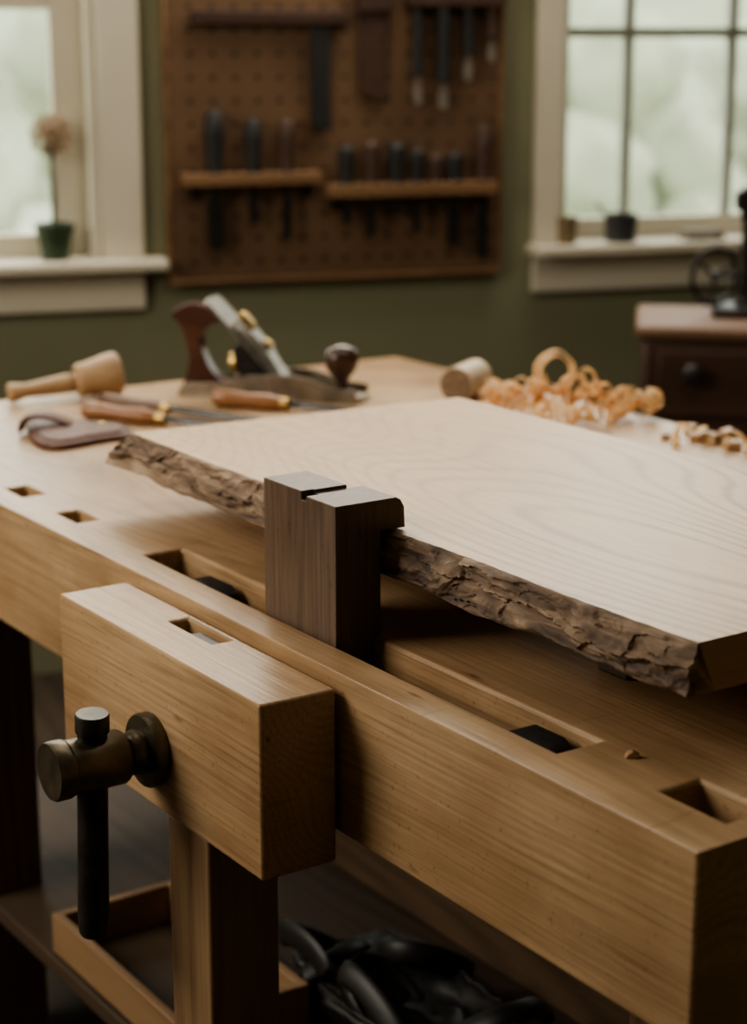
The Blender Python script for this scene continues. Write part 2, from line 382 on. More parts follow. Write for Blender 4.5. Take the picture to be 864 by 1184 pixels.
wall_tool('screwdriver', 570, -40, 45, 72, 14, M['brownh'], M['pale'], 'rightmost hanging screwdriver with brown handle and pale tip', 'screwdriver', G2, .6, -.05)
# try square hanging: horizontal stock and long dark blade
u0, z1 = wl(220, 12, -.045); u1, z0 = wl(402, 28, -.045)
ts = thing('try_square', 'large dark T-shaped square hanging high on the pegboard', 'square', WO, WA)
obj('stock', B((u0, -.052, z0), (u1, -.03, z1)), M['brownh'], ts, .002)
ua, zb = wl(361, 150, -.045); ub, _ = wl(382, 150, -.045)
obj('blade', B((ua, -.046, zb), (ub, -.036, z0)), M['black'], ts, .001)
ua, zb = wl(416, 120, -.045); ub, zt = wl(452, -40, -.045)
hs = thing('handsaw', 'brown wooden tool with broad blade hanging beside the dark square', 'saw', WO, WA)
obj('blade', P([(ua, zb+.03), (ub-.01, zb), (ub, zb+.2), (ua, zb+.2)], -.04, -.034), M['brownh'], hs, .001)
obj('handle', P([(ua-.005, zb+.2), (ub+.005, zb+.2), (ub+.02, zb+.32), (ua-.01, zb+.34)], -.05, -.03), M['brownh'], hs, .004)
u0, z1 = wl(470, -8, -.045); u1, z0 = wl(596, 8, -.045)
t = thing('tool_rack', 'short dark rail at the top right of the pegboard holding screwdrivers', 'rack', WO, WA, 'narrow wooden tool racks on the pegboard')
obj('rail', B((u0, -.07, z0), (min(u1, pu1-.002), -.030, z1)), M['brownh'], t, .002)

# ------------------------------------------------------------------ things on the sills
def wpos(px, py, z, n):
    u, _ = wl(px, py, n); return Matrix.Translation(WO) @ rot2(WA) @ Vector((u, n, z))
pp = thing('potted_flower', 'dried beige flower on a thin stem in a dark green pot on the left sill', 'plant', wpos(64, 285, SZ, -.005), 0)
obj('pot', Lt([(.028,0),(.03,.002),(.040,.062),(.044,.064),(.044,.080),(.039,.081),(.037,.072),(.001,.071)], 28), M['pot'], pp)
obj('stem', T([(0,0,.07),(.001,0,.14),(-.001,.002,.2),(0,0,.255)], .0060, 8), M['stem'], pp)
bm = bmesh.new()
for k in range(34):
    zf = 1-2*(k+.5)/34; rf = math.sqrt(1-zf*zf); th_ = k*2.39996
    d = Vector((rf*math.cos(th_), rf*math.sin(th_), zf)); s = d.orthogonal().normalized()
    s = (Matrix.Rotation(k*1.7, 3, d) @ s); L = .048
    c = Vector((0,0,.272))
    pts = [c+d*(L*.5*(1-math.cos(a)))+s*(.016*math.sin(a)) for a in [2*math.pi*j/14 for j in range(15)]]
    tube(bm, pts, .0032, 5, .7)
obj('flower_head', bm, M['petal'], pp, smooth=80)
c1 = thing('glass_cup', 'small amber cup at the left end of the right window sill', 'cup', wpos(656, 262, SZ, -.03))
obj('cup_wall', Lt([(.019,0),(.021,.001),(.025,.064),(.023,.064),(.019,.005),(.0005,.005)], 24), M['cup'], c1)
c2 = thing('mug', 'dark grey mug with a thin spoon handle rising from it on the right sill', 'mug', wpos(718, 262, SZ, -.02))
obj('body', Lt([(.034,0),(.038,.003),(.041,.06),(.043,.066),(.040,.066),(.036,.008),(.0005,.008)], 28), M['mug'], c2)
obj('handle', T([(-.010,0,.010),(-.034,-.002,.058),(-.050,-.003,.082),(-.062,-.003,.095)], .0035, 8), M['mug'], c2)
c3 = thing('folded_rag', 'brown folded rag lying on the right window sill', 'cloth', wpos(812, 268, SZ, -.02), WA)
bm = bmesh.new(); box(bm, (-.055,-.03,0), (.05,.03,.009)); box(bm, (-.05,-.026,.009), (.045,.028,.020)); obj('fold', bm, M['cloth'], c3, .003)

# ------------------------------------------------------------------ side table with press, at right background
tp = at(735, 377, .85); TA = R(-8.2)
st = thing('side_table', 'dark brown side cabinet with a worn red-brown top under the right window', 'cabinet', (tp.x, tp.y, 0), TA)
obj('top', B((0, 0, .822), (.9, .34, .85)), M['tabletop'], st, .01, seg=3)
obj('carcass', B((.012, .02, .50), (.88, .32, .8215)), M['tablew'], st, .014, seg=3)
dr = obj('drawer', B((.05, .006, .66), (.42, .02, .80)), M['tablew'], st, .004)
obj('knob', Lt([(.007,0),(.008,.012),(.018,.020),(.021,.03),(.015,.04),(.003,.043)], 20, Matrix.Translation((.12,.006,.755)) @ Matrix.Rotation(R(90),4,'X')), M['black'], dr)
for x, y in ((.03,.03),(.8,.03),(.03,.25),(.8,.25)): obj('leg', B((x, y, 0), (x+.06, y+.06, .50)), M['tablew'], st, .003)
base = Matrix.Translation((tp.x, tp.y, 0)) @ rot2(TA)
ap = thing('bench_press', 'dark iron press with an upright column and round handwheel on the side cabinet', 'press', base @ Vector((.232, .20, .85)), TA)
obj('base_plate', B((-.07,-.06,0),(.12,.08,.02)), M['iron'], ap, .006)
obj('column', Lt([(.024,.018),(.022,.03),(.013,.04),(.013,.20),(.018,.205),(.018,.225)], 20), M['iron'], ap)
obj('head', P([(-.030,.225),(-.030,.262),(-.01,.275),(.09,.275),(.11,.25),(.10,.225)], -.028, .028), M['iron'], ap, .006)
bm = bmesh.new()
Rw = .060; cen = Vector((-.068,-.02,.085))
pts = [cen+Vector((Rw*.80*math.cos(a), Rw*.55*math.cos(a), Rw*math.sin(a))) for a in [2*math.pi*k/32 for k in range(33)]]
tube(bm, pts, .0055, 8)
for k in range(3):
    a = k*2.094+.4; tube(bm, [cen, cen+Vector((Rw*.80*math.cos(a),Rw*.55*math.cos(a),Rw*math.sin(a)))], .004, 6)
tube(bm, [cen+Vector((0,-.012,0)), cen+Vector((0,.012,0))], .010, 12)
obj('handwheel', bm, M['iron'], ap)
obj('axle', T([(-.068,-.02,.085),(0,-.005,.088)], .006, 8), M['iron'], ap)

# ------------------------------------------------------------------ workbench
wb = thing('workbench', 'large solid beech workbench with square dog holes and a front vise', 'workbench', (BO.x, BO.y, 0), BA)
BWID, BLEN = 1.04, 1.87
top = obj('bench_top', P([(0,ZT-.155),(0,ZT),(BWID,ZT),(BWID,ZT-.10),(.125,ZT-.10),(.125,ZT-.155)], 0, BLEN), M['bench'], wb, .0038, seg=3)
cut(top, [((.040,.203,ZT-.085),(.086,.918,ZT+.05)), ((.052,.025,ZT-.085),(.095,.097,ZT+.05)),
          ((.040,1.090,ZT-.085),(.069,1.148,ZT+.05)), ((.040,1.246,ZT-.085),(.069,1.302,ZT+.05)), ((.040,1.44,ZT-.085),(.069,1.50,ZT+.05))])
for x, y in ((.03,1.43),(.86,1.6),(.86,.10),(.06,.04)):
    zt = ZT-.155 if x < .1 else ZT-.10
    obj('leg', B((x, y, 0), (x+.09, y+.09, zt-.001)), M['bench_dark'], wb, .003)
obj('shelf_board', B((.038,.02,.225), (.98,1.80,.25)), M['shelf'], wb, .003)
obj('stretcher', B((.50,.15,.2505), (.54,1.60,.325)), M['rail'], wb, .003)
# vise
jaw = obj('vise_jaw', B((-.086,.457,ZT-.180), (-.006,.871,ZT-.012)), M['bench'], wb, .0042, seg=3)
cut(jaw, [((-.036,.632,ZT-.06),(-.013,.72,ZT+.05))])
obj('jaw_dog', P([(-.035,ZT-.05),(-.035,ZT-.024),(-.032,ZT-.019),(-.017,ZT-.019),(-.014,ZT-.024),(-.014,ZT-.05)], .634, .69), M['iron'], jaw, .001)
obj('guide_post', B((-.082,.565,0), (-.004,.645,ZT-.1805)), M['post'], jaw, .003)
SC = Vector((-.086, .662, ZT-.118))
MX = Matrix.Translation(SC) @ Matrix.Rotation(R(-90), 4, 'Y')     # local z -> -x
obj('flange', Lt([(.036,0),(.037,.002),(.037,.011),(.0355,.0135),(.020,.014)], 48, MX), M['bronze'], jaw)
obj('screw_collar', Lt([(.016,.012),(.021,.014),(.023,.020),(.021,.027),(.017,.031),(.016,.045)], 36, MX), M['bronze'], jaw)
hub = obj('screw_hub', Lt([(.018,.034),(.0255,.035),(.027,.038),(.027,.092),(.0285,.094),(.0290,.096),(.0290,.108),(.0275,.111),(.0005,.111)], 48, MX), M['bronze'], jaw)
HM = Matrix.Translation(SC+Vector((-.066,0,0))) @ Matrix.Rotation(R(4), 4, 'X')
obj('handle_bar', Lt([(.0125,-.185),(.0145,-.181),(.0155,-.16),(.0148,-.06),(.0150,-.02),(.0145,.03),(.0150,.0315),(.0165,.033),(.0165,.049),(.0155,.051),(.0005,.0515)], 32, HM), M['darkbar'], jaw)

def iron_dog(y0, y1, zt, label):
    t = thing('bench_dog', label, 'bench dog', bw(.063, (y0+y1)/2, -.085), BA, 'dark iron bench dogs set in the long slot')
    h = zt+.085; L = (y1-y0)/2
    bm = bmesh.new()
    a = [(-L, 0), (-L, h-.006), (-L+.012, h), (L-.03, h), (L-.02, h-.012), (L, h-.014), (L, 0)]
    prism(bm, a, -.014, .018, Matrix.Rotation(R(90), 4, 'Z'))
    obj('dog_body', bm, M['iron'], t, .0015)
    obj('spring_plate', B((-.012, -L-.0025, .02), (.012, -L, h-.02)), M['steel'], t)
iron_dog(.775, .865, -.010, 'dark iron bench dog low in the slot at left of the walnut block')
iron_dog(.225, .305, -.006, 'dark iron bench dog near the right end of the slot below the slab')

# walnut hooked block: one solid piece
hb = thing('clamping_block', 'tall dark walnut block with hooked top gripping the live-edge slab', 'wooden block', bw(.042,.531,-.085), BA)
YM, YF = .058, .130; ZB = .085
o1 = obj('hooked_body', P([(0,0),(0,ZB+.1375),(.060,ZB+.1375),(.0655,ZB+.136),(.074,ZB+.131),(.078,ZB+.124),(.079,ZB+.1035),(.051,ZB+.1035),(.051,0)], 0, YF), M['walnut'], hb, .0050, seg=4)
for c_ in (((.051,YM,-.1),(.2,.3,.5)), ((-.1,-.1,ZB+.1340),(.2,YM,.5)), ((-.01,.0515,ZB+.1290),(.014,.0600,.5))): cut(o1, [c_])

# ------------------------------------------------------------------ live edge slab
TH0, TH1 = .058, .101
sl = thing('slab', 'wide pale live-edge wood slab raised on the workbench, bark edge facing front', 'slab', (BO.x, BO.y, ZT), BA)
NS = 420
def s_y(t, top): return .122+(1.085-.122+(0 if top else .050))*t
def topx(y): return .110+.0025*noise.noise(Vector((y*5, .3, 0)))+.0016*noise.noise(Vector((y*22, 1.3, 0)))+.0014*noise.noise(Vector((y*70, 1.3, 0)))
def botx(y): return .100+.003*noise.noise(Vector((y*6, 7.3, 0)))+.002*noise.noise(Vector((y*18, 4.3, 0)))
def botz(y): return TH0+.0025*noise.noise(Vector((y*9, 2.3, 5)))+.0025*noise.noise(Vector((y*31, 2.3, 5)))
bm = bmesh.new(); rows = []
for i in range(NS+1):
    t = i/NS; yt, yb = s_y(t, 1), s_y(t, 0)
    bx_ = .572+.004*noise.noise(Vector((yt*4, 9, 0))); k_ = t*.035
    rows.append([bm.verts.new(p) for p in ((topx(yt), yt, TH1), (max(botx(yb), .0975)+.008, yb, botz(yb)), (bx_, yb-k_*1.5, TH0), (bx_, yt-k_, TH1))])
for a, b in zip(rows, rows[1:]):
    for k in range(4): bm.faces.new((a[k], a[(k+1)%4], b[(k+1)%4], b[k]))
for r_ in (rows[0], rows[-1]):
    f_ = bm.faces.new(r_); f_.material_index = 1
obj('board', bm, [M['slab'], M['slab_end']], sl, smooth=30)
bm = bmesh.new(); grid = []
NZ = 34; NB = 820
def facet(y, z, fy, fz, seed):
    best = (9, 0, 0, 0)
    cy, cz = math.floor(y*fy), math.floor(z*fz)
    for a in (-1, 0, 1):
        for b in (-1, 0, 1):
            r1 = noise.cell(Vector((cy+a+.5, cz+b+.5, seed))); r2 = noise.cell(Vector((cy+a+.5, cz+b+.5, seed+3)))
            py_, pz_ = cy+a+.5+.48*(2*r1-1), cz+b+.5+.48*(2*r2-1)
            dd = (y*fy-py_)**2+(z*fz-pz_)**2
            if dd < best[0]: best = (dd, y*fy-py_, z*fz-pz_, noise.cell(Vector((cy+a+.5, cz+b+.5, seed+9))))
    h = best[3]
    return h*.6+best[1]*(h-.5)*.5-best[2]*(.35+.3*h)
for i in range(NB+1):
    t = i/NB; yt, yb = s_y(t, 1), s_y(t, 0); col = []
    for j in range(NZ+1):
        s = j/NZ; y = yt+(yb-yt)*s
        x = topx(yt)+(botx(yb)-topx(yt))*s; z = TH1+(botz(yb)-TH1)*s
        env = math.sin(math.pi*min(1, s*1.02))**.35 if 0 < s < 1 else 0
        v = Vector((y*14, z*34, 3.1))
        wa = noise.noise(v*.8); wb_ = noise.noise(v*.8+Vector((4,4,4)))
        wy, wz = .045*wa+.009*noise.noise(v*3), .013*wb_+.004*noise.noise(v*3+Vector((2,2,2)))
        zz = z+wz; yy = y+wy
        r1 = 1-abs(noise.noise(Vector((yy*8, zz*66, 1.7))))*2.4
        r2 = 1-abs(noise.noise(Vector((yy*22, zz*140, 8.7))))*2.4
        fb = sum(noise.noise(Vector((yy*16*2**o_, zz*40*2**o_, 5.5+o_)))*.58**o_ for o_ in range(5))
        depth = .6+.8*(noise.noise(Vector((y*7, 3, 3)))+.5)
        d = (.26*r1+.13*r2+.30*facet(yy, zz, 12, 52, 1)+.12*facet(yy, zz, 38, 110, 17))*depth+.38*fb
        x -= env*(max(d+.15, .08)-.05)*.0145
        if .515 < y < .68: x = max(x, .0945)
        if s == 0: x = topx(yt)-.0002
        col.append(bm.verts.new((x, y, z)))
    col.append(bm.verts.new((botx(yb)+.03, yb, botz(yb)-.0003)))
    grid.append(col)
for a, b in zip(grid, grid[1:]):
    for k in range(len(a)-1): bm.faces.new((a[k], a[k+1], b[k+1], b[k]))
for g in (grid[0], grid[-1]): bm.faces.new(g)
obj('bark_edge', bm, M['bark'], sl, smooth=48, label='rough brown live edge')
for y in (.30, .86):
    t = thing('batten', 'wooden batten lying under the slab toward its '+('near end' if y < .5 else 'far end'), 'batten', bw(.2, y, 0), BA, 'battens lifting the slab off the bench')
    obj('strip', B((0,0,0),(.34,.04,TH0-.0055)), M['shelf'], t, .002)

# ------------------------------------------------------------------ tools on the bench
def lay(name, label, cat, p0, p1, z0, z1, group=None):
    a = Vector((p0.x, p0.y, ZT+z0)); b = Vector((p1.x, p1.y, ZT+z1))
    t = thing(name, label, cat, a, 0, group)
    t.rotation_euler = (b-a).to_track_quat('Z', 'X').to_euler()
    return t, (b-a).length
t, L = lay('carving_mallet', 'pale turned wooden carving mallet lying at the far left of the bench', 'mallet', at(9,468,ZT), at(137,458,ZT), .0175, .0375)
k = L
obj('handle', Lt([(.004,0),(.014,.002),(.016,.008),(.014,.016),(.0110,.03),(.0130,.07),(.0145,.10),(.0115,k-.088),(.0115,k-.076),(.014,k-.070),(.014,k-.066)], 28), M['mallet'], t)
obj('head', Lt([(.015,k-.070),(.0235,k-.069),(.0265,k-.064),(.0275,k-.050),(.0305,k-.035),(.0335,k-.020),(.0350,k-.008),(.0345,k-.001),(.031,k+.002),(.0005,k+.003)], 36), M['mallet'], t)
def chisel(pa, pb, hl, r, hm, label, bl=.009, ferr='brass', bmat='darksteel'):
    a, b = at(*pa, ZT), at(*pb, ZT)
    t, L = lay('chisel', label, 'chisel', a, b, r+.0008, .0055, 'chisels lying on the bench')
    obj('handle', Lt([(.003,0),(r*.8,.002),(r,.010),(r*.96,.03),(r*.78,hl*.5),(r*.95,hl*.78),(r*.7,hl*.96),(r*.62,hl)], 24), hm, t)
    obj('ferrule', Lt([(r*.68,hl-.006),(r*.66,hl+.010),(r*.4,hl+.012)], 20), M[ferr], t)
    w = bl
    bm = bmesh.new()
    tube(bm, [(0,0,hl+.008),(0,0,hl+.03)], [.0052,.0045], 10)
    rq = t.rotation_euler.to_matrix(); up = rq.inverted() @ Vector((0,0,1)); up.z = 0; up.normalize(); sd = Vector((0,0,1)).cross(up)
    vs = []
    for zz, ww, hh in ((hl+.026, w*.5, .0035), (hl+.04, w, .0035), (L-.012, w, .0028), (L, w*.95, .0004)):
        vs.append([bm.verts.new(Vector((0,0,zz))+sd*ww*sx+up*hh*sy) for sx, sy in ((-1,-1),(1,-1),(.7,1),(-.7,1))])
    for p, q in zip(vs, vs[1:]):
        for i in range(4): bm.faces.new((p[i], p[(i+1)%4], q[(i+1)%4], q[i]))
    bm.faces.new(vs[0]); bm.faces.new(vs[-1])
    obj('blade', bm, M[bmat], t)
chisel((97,484), (268,498), .128, .0135, M['honey'], 'wooden-handled chisel nearest the camera, its handle tip beside the leather sheath', .008)
chisel((118,470), (307,491), .118, .011, M['darkhandle'], 'slim dark-handled chisel between mallet and front chisel', .008)
chisel((247,470), (417,480), .115, .0145, M['honey'], 'orange-brown chisel lying alone in front of the hand plane', .008)
# leather sheath
pts = [(31,497),(36,488),(58,489),(80,494),(100,495),(140,497),(152,502),(150,508),(112,514),(74,521),(50,520),(36,511)]
c0 = at(90, 506, ZT)
lo = [at(x, y, ZT)-c0 for x, y in pts]
lo = [Vector((p[0], p[1], 0)) for p in spline([(q.x, q.y) for q in lo], 4)]
n = len(lo); cen = sum(lo, Vector())/n
bm = bmesh.new(); rings = []
for f, z in ((.98,0),(1,.003),(.99,.008),(.93,.0105),(.92,.0095),(.86,.0095),(.84,.013),(.5,.015),(.2,.0155)):
    rings.append([bm.verts.new((cen.x+(p.x-cen.x)*f, cen.y+(p.y-cen.y)*f, z)) for p in lo])
bm.faces.new(rings[0]); bm.faces.new(rings[-1])
for A_, B_ in zip(rings, rings[1:]):
    for i in range(n): bm.faces.new((A_[i], A_[(i+1)%n], B_[(i+1)%n], B_[i]))
t = thing('leather_sheath', 'small folded red-brown leather sheath lying below the chisels', 'sheath', c0)
obj('pouch', bm, M['leather'], t, smooth=45)
q = at(50, 502, ZT)-c0
obj('folded_flap', P(spline([(-.028,.006),(-.022,.020),(-.004,.026),(.020,.022),(.040,.014),(.040,.019),(.020,.028),(-.006,.032),(-.028,.025),(-.034,.008)], 3), -.018, .016, Matrix.Translation((q.x, q.y, 0))), M['leather'], t, .001)
obj('snap_button', Lt([(.005,.0),(.005,.003),(.002,.0042)], 14, Matrix.Translation((q.x+.085, q.y+.004, .0135))), M['brass'], t)

# hand plane: local x heel->toe
a, b = at(213,453,ZT), at(424,463,ZT)
ang = math.atan2(b.y-a.y, b.x-a.x); k = (b-a).length/.30
hp = thing('hand_plane', 'metal bench hand plane with dark wooden handle and knob on the bench', 'hand plane', (a.x, a.y, ZT), ang)
hp.scale = (k, k, k)
bm = bmesh.new()
HW = .038
ol = [(0,-HW*.8),(.012,-HW),(.285,-HW),(.298,-HW*.75),(.302,0),(.298,HW*.75),(.285,HW),(.012,HW),(0,HW*.8)]
va = [bm.verts.new((x,y,0)) for x,y in ol]; vb = [bm.verts.new((x,y,.008)) for x,y in ol]
bm.faces.new(va); bm.faces.new(vb)
for i in range(len(ol)): bm.faces.new((va[i], va[(i+1)%len(ol)], vb[(i+1)%len(ol)], vb[i]))
ch = [(.006,.004),(.294,.004),(.292,.020),(.270,.022),(.246,.025),(.228,.032),(.210,.038),(.190,.040),(.150,.040),(.120,.038),(.098,.031),(.078,.025),(.02,.022),(.008,.018)]
prism(bm, ch, -HW, -HW+.0035); prism(bm, ch, HW-.0035, HW)
obj('body', bm, M['sole'], hp, .0008)
obj('frog', P([(.095,.006),(.17,.006),(.165,.02),(.10,.085),(.088,.075),(.10,.04)], -.022, .022), M['iron'], hp, .002)
dirv = Vector((.188-.048,0,.006-.152)); Li = dirv.length; ai = math.atan2(dirv.z, dirv.x)
MI = Matrix.Translation((.048,0,.152)) @ Matrix.Rotation(-ai, 4, 'Y')
bm = bmesh.new(); w = .0345
prof = [(.006,-w),(Li,-w),(Li,w),(.006,w),(0,w*.7),(0,-w*.7)]
va = [bm.verts.new(MI @ Vector((x,y,-.0022))) for x,y in prof]; vb = [bm.verts.new(MI @ Vector((x,y,.0022))) for x,y in prof]
bm.faces.new(va); bm.faces.new(vb)
for i in range(6): bm.faces.new((va[i], va[(i+1)%6], vb[(i+1)%6], vb[i]))
obj('iron', bm, M['blade'], hp, .0006)
bm = bmesh.new()
prof = [(.055,-.014),(.061,-.021),(.08,-.025),(.11,-.023),(.15,-.028),(.188,-.031),(.188,.031),(.15,.028),(.11,.023),(.08,.025),(.061,.021),(.055,.014)]
va = [bm.verts.new(MI @ Vector((x, y, .0023))) for x, y in prof]; vb = [bm.verts.new(MI @ Vector((x, y*.85, .017 if x < .15 else .006))) for x, y in prof]
bm.faces.new(va); bm.faces.new(vb)
for i in range(len(va)): bm.faces.new((va[i], va[(i+1)%len(va)], vb[(i+1)%len(va)], vb[i]))
obj('lever_cap', bm, M['cap'], hp, .001)
obj('cap_lever', P([(.0,.010),(.028,.012),(.030,.018),(.018,.026),(-.004,.026),(-.008,.018)], -.010, .010, MI @ Matrix.Translation((.056,0,0))), M['brass'], hp, .003)
obj('cap_screw', Lt([(.007,0),(.009,.004),(.008,.008),(.001,.009)], 20, MI @ Matrix.Translation((.115,0,.016))), M['brass'], hp)
obj('depth_wheel', Lt([(.006,0),(.017,.001),(.0175,.01),(.008,.012),(.006,.03)], 26, Matrix.Translation((.082,0,.050)) @ Matrix.Rotation(R(78),4,'Y')), M['brass'], hp)
tote = [(.006,.010),(.045,.010),(.086,.011),(.083,.018),(.066,.025),(.051,.038),(.041,.056),(.034,.076),(.034,.094),(.044,.107),(.062,.115),(.072,.121),(.066,.129),(.050,.136),(.030,.143),(.008,.141),(-.010,.131),(-.012,.121),(-.002,.112),(.006,.096),(.012,.072),(.014,.048),(.008,.028)]
o = obj('tote_handle', P(spline(tote, 4), -.014, .014), M['tote'], hp, smooth=50)
bv = o.modifiers.new('bevel', 'BEVEL'); bv.width = .0085; bv.segments = 5; bv.limit_method = 'ANGLE'; bv.angle_limit = R(60)
obj('front_knob', Lt([(.018,.006),(.018,.011),(.011,.018),(.0095,.028),(.014,.036),(.023,.047),(.027,.060),(.0265,.070),(.021,.080),(.010,.086),(.0005,.087)], 32, Matrix.Translation((.260,0,0))), M['knobwood'], hp)

# round offcut
a = at(527, 466, ZT); b = at(567, 456, ZT)
t = thing('round_offcut', 'short pale round wooden peg lying beside the curled shavings', 'wooden cylinder')
d = Vector((b.x-a.x, b.y-a.y, 0)).normalized()
d = Matrix.Rotation(R(14), 3, 'Z') @ d
rr = .0285
t.location = (a.x, a.y, ZT+rr); t.rotation_euler = d.to_track_quat('Z', 'X').to_euler()
obj('barrel', Lt([(rr-.001,0),(rr,.001),(rr,.087),(rr-.001,.088)], 36), M['offcut'], t)
obj('end_face', Lt([(rr-.002,-.0008),(rr-.002,.0002)], 36), M['offend'], t, label='end face coloured darker for its shade')  # thin disc carrying the painted shade of the end

# ------------------------------------------------------------------ shavings
def shaving(px, py, r, turns, w, yaw, tilt, label, grow=.3, drift=.4, z=None, name='wood_shaving', cat='wood shaving', group='curled wood shavings piled behind the slab'):
    zz = max(r*1.02, (482-py)/740) if z is None else z
    p = at(px, py, ZT+zz)
    bm = bmesh.new()
    n = int(26*turns)+4; rows = []
    rd = random.Random(int(px*7+py))
    ph = rd.random()*6.28
    for i in range(n+1):
        s = i/n; a = ph+s*turns*2*math.pi
        rad = r*(1-grow*(1-s)); off = (s-.5)*w*drift*turns
        ww = w*.5*(.8+.2*math.sin(s*9+ph))*min(1, .3+6*min(s, 1-s))
        wob = 1+.08*math.sin(2*a+ph)+.03*math.sin(5*a)
        row = []
        for q in (-1, -.33, .33, 1):
            row.append(bm.verts.new((rad*wob*math.cos(a)*(1-.05*q*q), off+ww*q, rad*wob*math.sin(a)*(1-.05*q*q))))
        rows.append(row)
    for A_, B_ in zip(rows, rows[1:]):
        for k in range(3): bm.faces.new((A_[k], A_[k+1], B_[k+1], B_[k]))
    o = obj(name, bm, M['shaving'], smooth=80)
    o.location = p; o.rotation_euler = (tilt, 0, yaw)
    setp(o, label, cat, group)
big = 'largest ring-shaped shaving standing on top of the pile'
shaving(643, 430, .038, 2.2, .017, R(22), R(8), big, .45, .10)
small = 'small tightly curled orange shaving in the pile behind the slab'
rnd = random.Random(11)
spots = [(564,457),(578,461),(592,453),(604,467),(614,456),(626,467),(636,459),(648,470),(656,458),(668,470),(681,436),(676,454),(688,463),(700,452),(708,470),(717,459),(729,468),(739,460),(750,465),(757,461),(604,446),(664,446),(712,480),(690,480),(660,480),(630,478),(588,469),(700,464),(648,452),(742,471),(572,451),(622,448),(690,448),(728,455),(610,476),(676,478),(598,460),(720,475)]
for i, (x, y) in enumerate(spots):
    shaving(x, y, .0110+rnd.random()*.0115, 1.3+rnd.random()*1.4, .008+rnd.random()*.007, rnd.uniform(-1.0, 1.0), rnd.uniform(-.7, .7), small, .3+.35*rnd.random(), .4+rnd.random()*.6)
spots = [(770,507),(800,500),(822,512),(843,510),(806,508),(846,519)]
for i, (x, y) in enumerate(spots):
    p = at(x, y, ZT); a, b, c = .010+rnd.random()*.007, .006+rnd.random()*.005, .005+rnd.random()*.005
    bm = P([(-a,0),(a*.8,0),(a,c*1.4),(a*.3,c*2),(-a*.9,c*1.6)], -b, b)
    o = obj('wood_chip', bm, M['mallet'], None, .001); o.location = p; o.rotation_euler = (0,0,rnd.random()*3)
    setp(o, 'small chunky wood chip scattered on the bench right of the shavings', 'wood chip', 'wood chips at the back right of the bench')
for i, (x, y) in enumerate([(788,503),(832,512),(853,513),(818,504)]):
    shaving(x, y, .014+rnd.random()*.005, .5+rnd.random()*.3, .016, rnd.uniform(-1.3, 1.1), rnd.uniform(-.4,.4), 'flat half-curled wood flake among the chips right of the shavings', .1, .2, .011, 'wood_flake', 'wood flake', 'half-curled flakes at the back right of the bench')
p = at(731, 876, ZT)
o = obj('wood_crumb', P([(-.006,0),(.005,0),(.006,.003),(0,.006),(-.004,.004)], -.003, .004), M['mallet'], None, .001); o.location = p
setp(o, 'single tiny wood crumb on the bench near the front right dog hole', 'wood chip')
# ------------------------------------------------------------------ below the bench
SHZ = .25
tr = thing('tray', 'shallow open wooden tray on the lower shelf behind the vise post', 'tray', bw(.040, .87, SHZ-ZT+.0005), BA)
TL = .35
obj('bottom', B((0,0,0),(.18,TL,.008)), M['shelf'], tr)
for a, b in (((0,0,.008),(.012,TL,.062)), ((.168,0,.008),(.18,TL,.062)), ((.012,0,.008),(.168,.012,.062)), ((.012,TL-.012,.008),(.168,TL,.062))):
    obj('side', B(a, b), M['traywood'], tr, .0015)
# dark leather bag, collapsed, with its wide straps curling over it
bg = thing('tool_bag', 'slumped black leather bag with wide curling straps on the lower shelf', 'bag', bw(.225, .62, SHZ-ZT+.0005), BA)
bm = bmesh.new(); bmesh.ops.create_icosphere(bm, subdivisions=5, radius=1)
for v in bm.verts:
    c_ = v.co.copy(); e = lambda q: math.copysign(abs(q)**.7, q)
    p = Vector((e(c_.x)*.085, e(c_.y)*.18, e(c_.z)*.026))
    f = noise.noise(c_*1.8)*.024+abs(noise.noise(c_*4))*.020
    p += c_*f
    if c_.z > 0: p.z -= .024*math.exp(-(c_.x*2.2)**2)
    p.z = max(p.z+.028, 0)
    v.co = p+Vector((.105,.20,0))
obj('bag_body', bm, M['blackleather'], bg, smooth=180)
rnd = random.Random(21)
for k in range(7):
    cx_, cy_ = .03+.15*rnd.random(), .04+.05*k
    r1, r2, a0, sp_ = .04+.03*rnd.random(), .05+.03*rnd.random(), rnd.random()*6.28, 2.4+rnd.random()*2
    pts = [Vector((max(.012, min(.215, cx_+r1*math.cos(a0+sp_*s))), max(.02, min(.40, cy_+r2*math.sin(a0+sp_*s))), .022+.050*math.sin(math.pi*s)+.012*(k%3))) for s in [j/18 for j in range(19)]]
    obj('strap', T(pts, .016, 12, .36), M['blackleather'], bg)
def clamp(x0, y0, rz, L, label):
    t = thing('bar_clamp', label, 'clamp', bw(x0, y0, SHZ-ZT+.0005), BA+rz, 'dark iron clamps on the lower shelf')
    obj('bar', B((0,-.008,.012),(L,.008,.028)), M['iron'], t, .002)
    obj('fixed_jaw', P([(L-.03,0),(L,0),(L,.10),(L-.02,.11),(L-.03,.10)], -.012, .012), M['iron'], t, .003)
    obj('sliding_jaw', P([(.08,0),(.12,0),(.12,.03),(.105,.10),(.08,.11)], -.014, .014), M['iron'], t, .003)
    obj('screw_handle', Lt([(.006,0),(.006,.06),(.014,.062),(.015,.12),(.010,.125)], 16, Matrix.Translation((.08,0,.085)) @ Matrix.Rotation(R(-90),4,'Y')), M['black'], t)
clamp(.16, .38, R(62), .22, 'dark iron clamp lying nearer the front beside the leather bag')
clamp(.27, .33, R(50), .20, 'dark iron clamp lying crosswise at the near end of the leather bag')

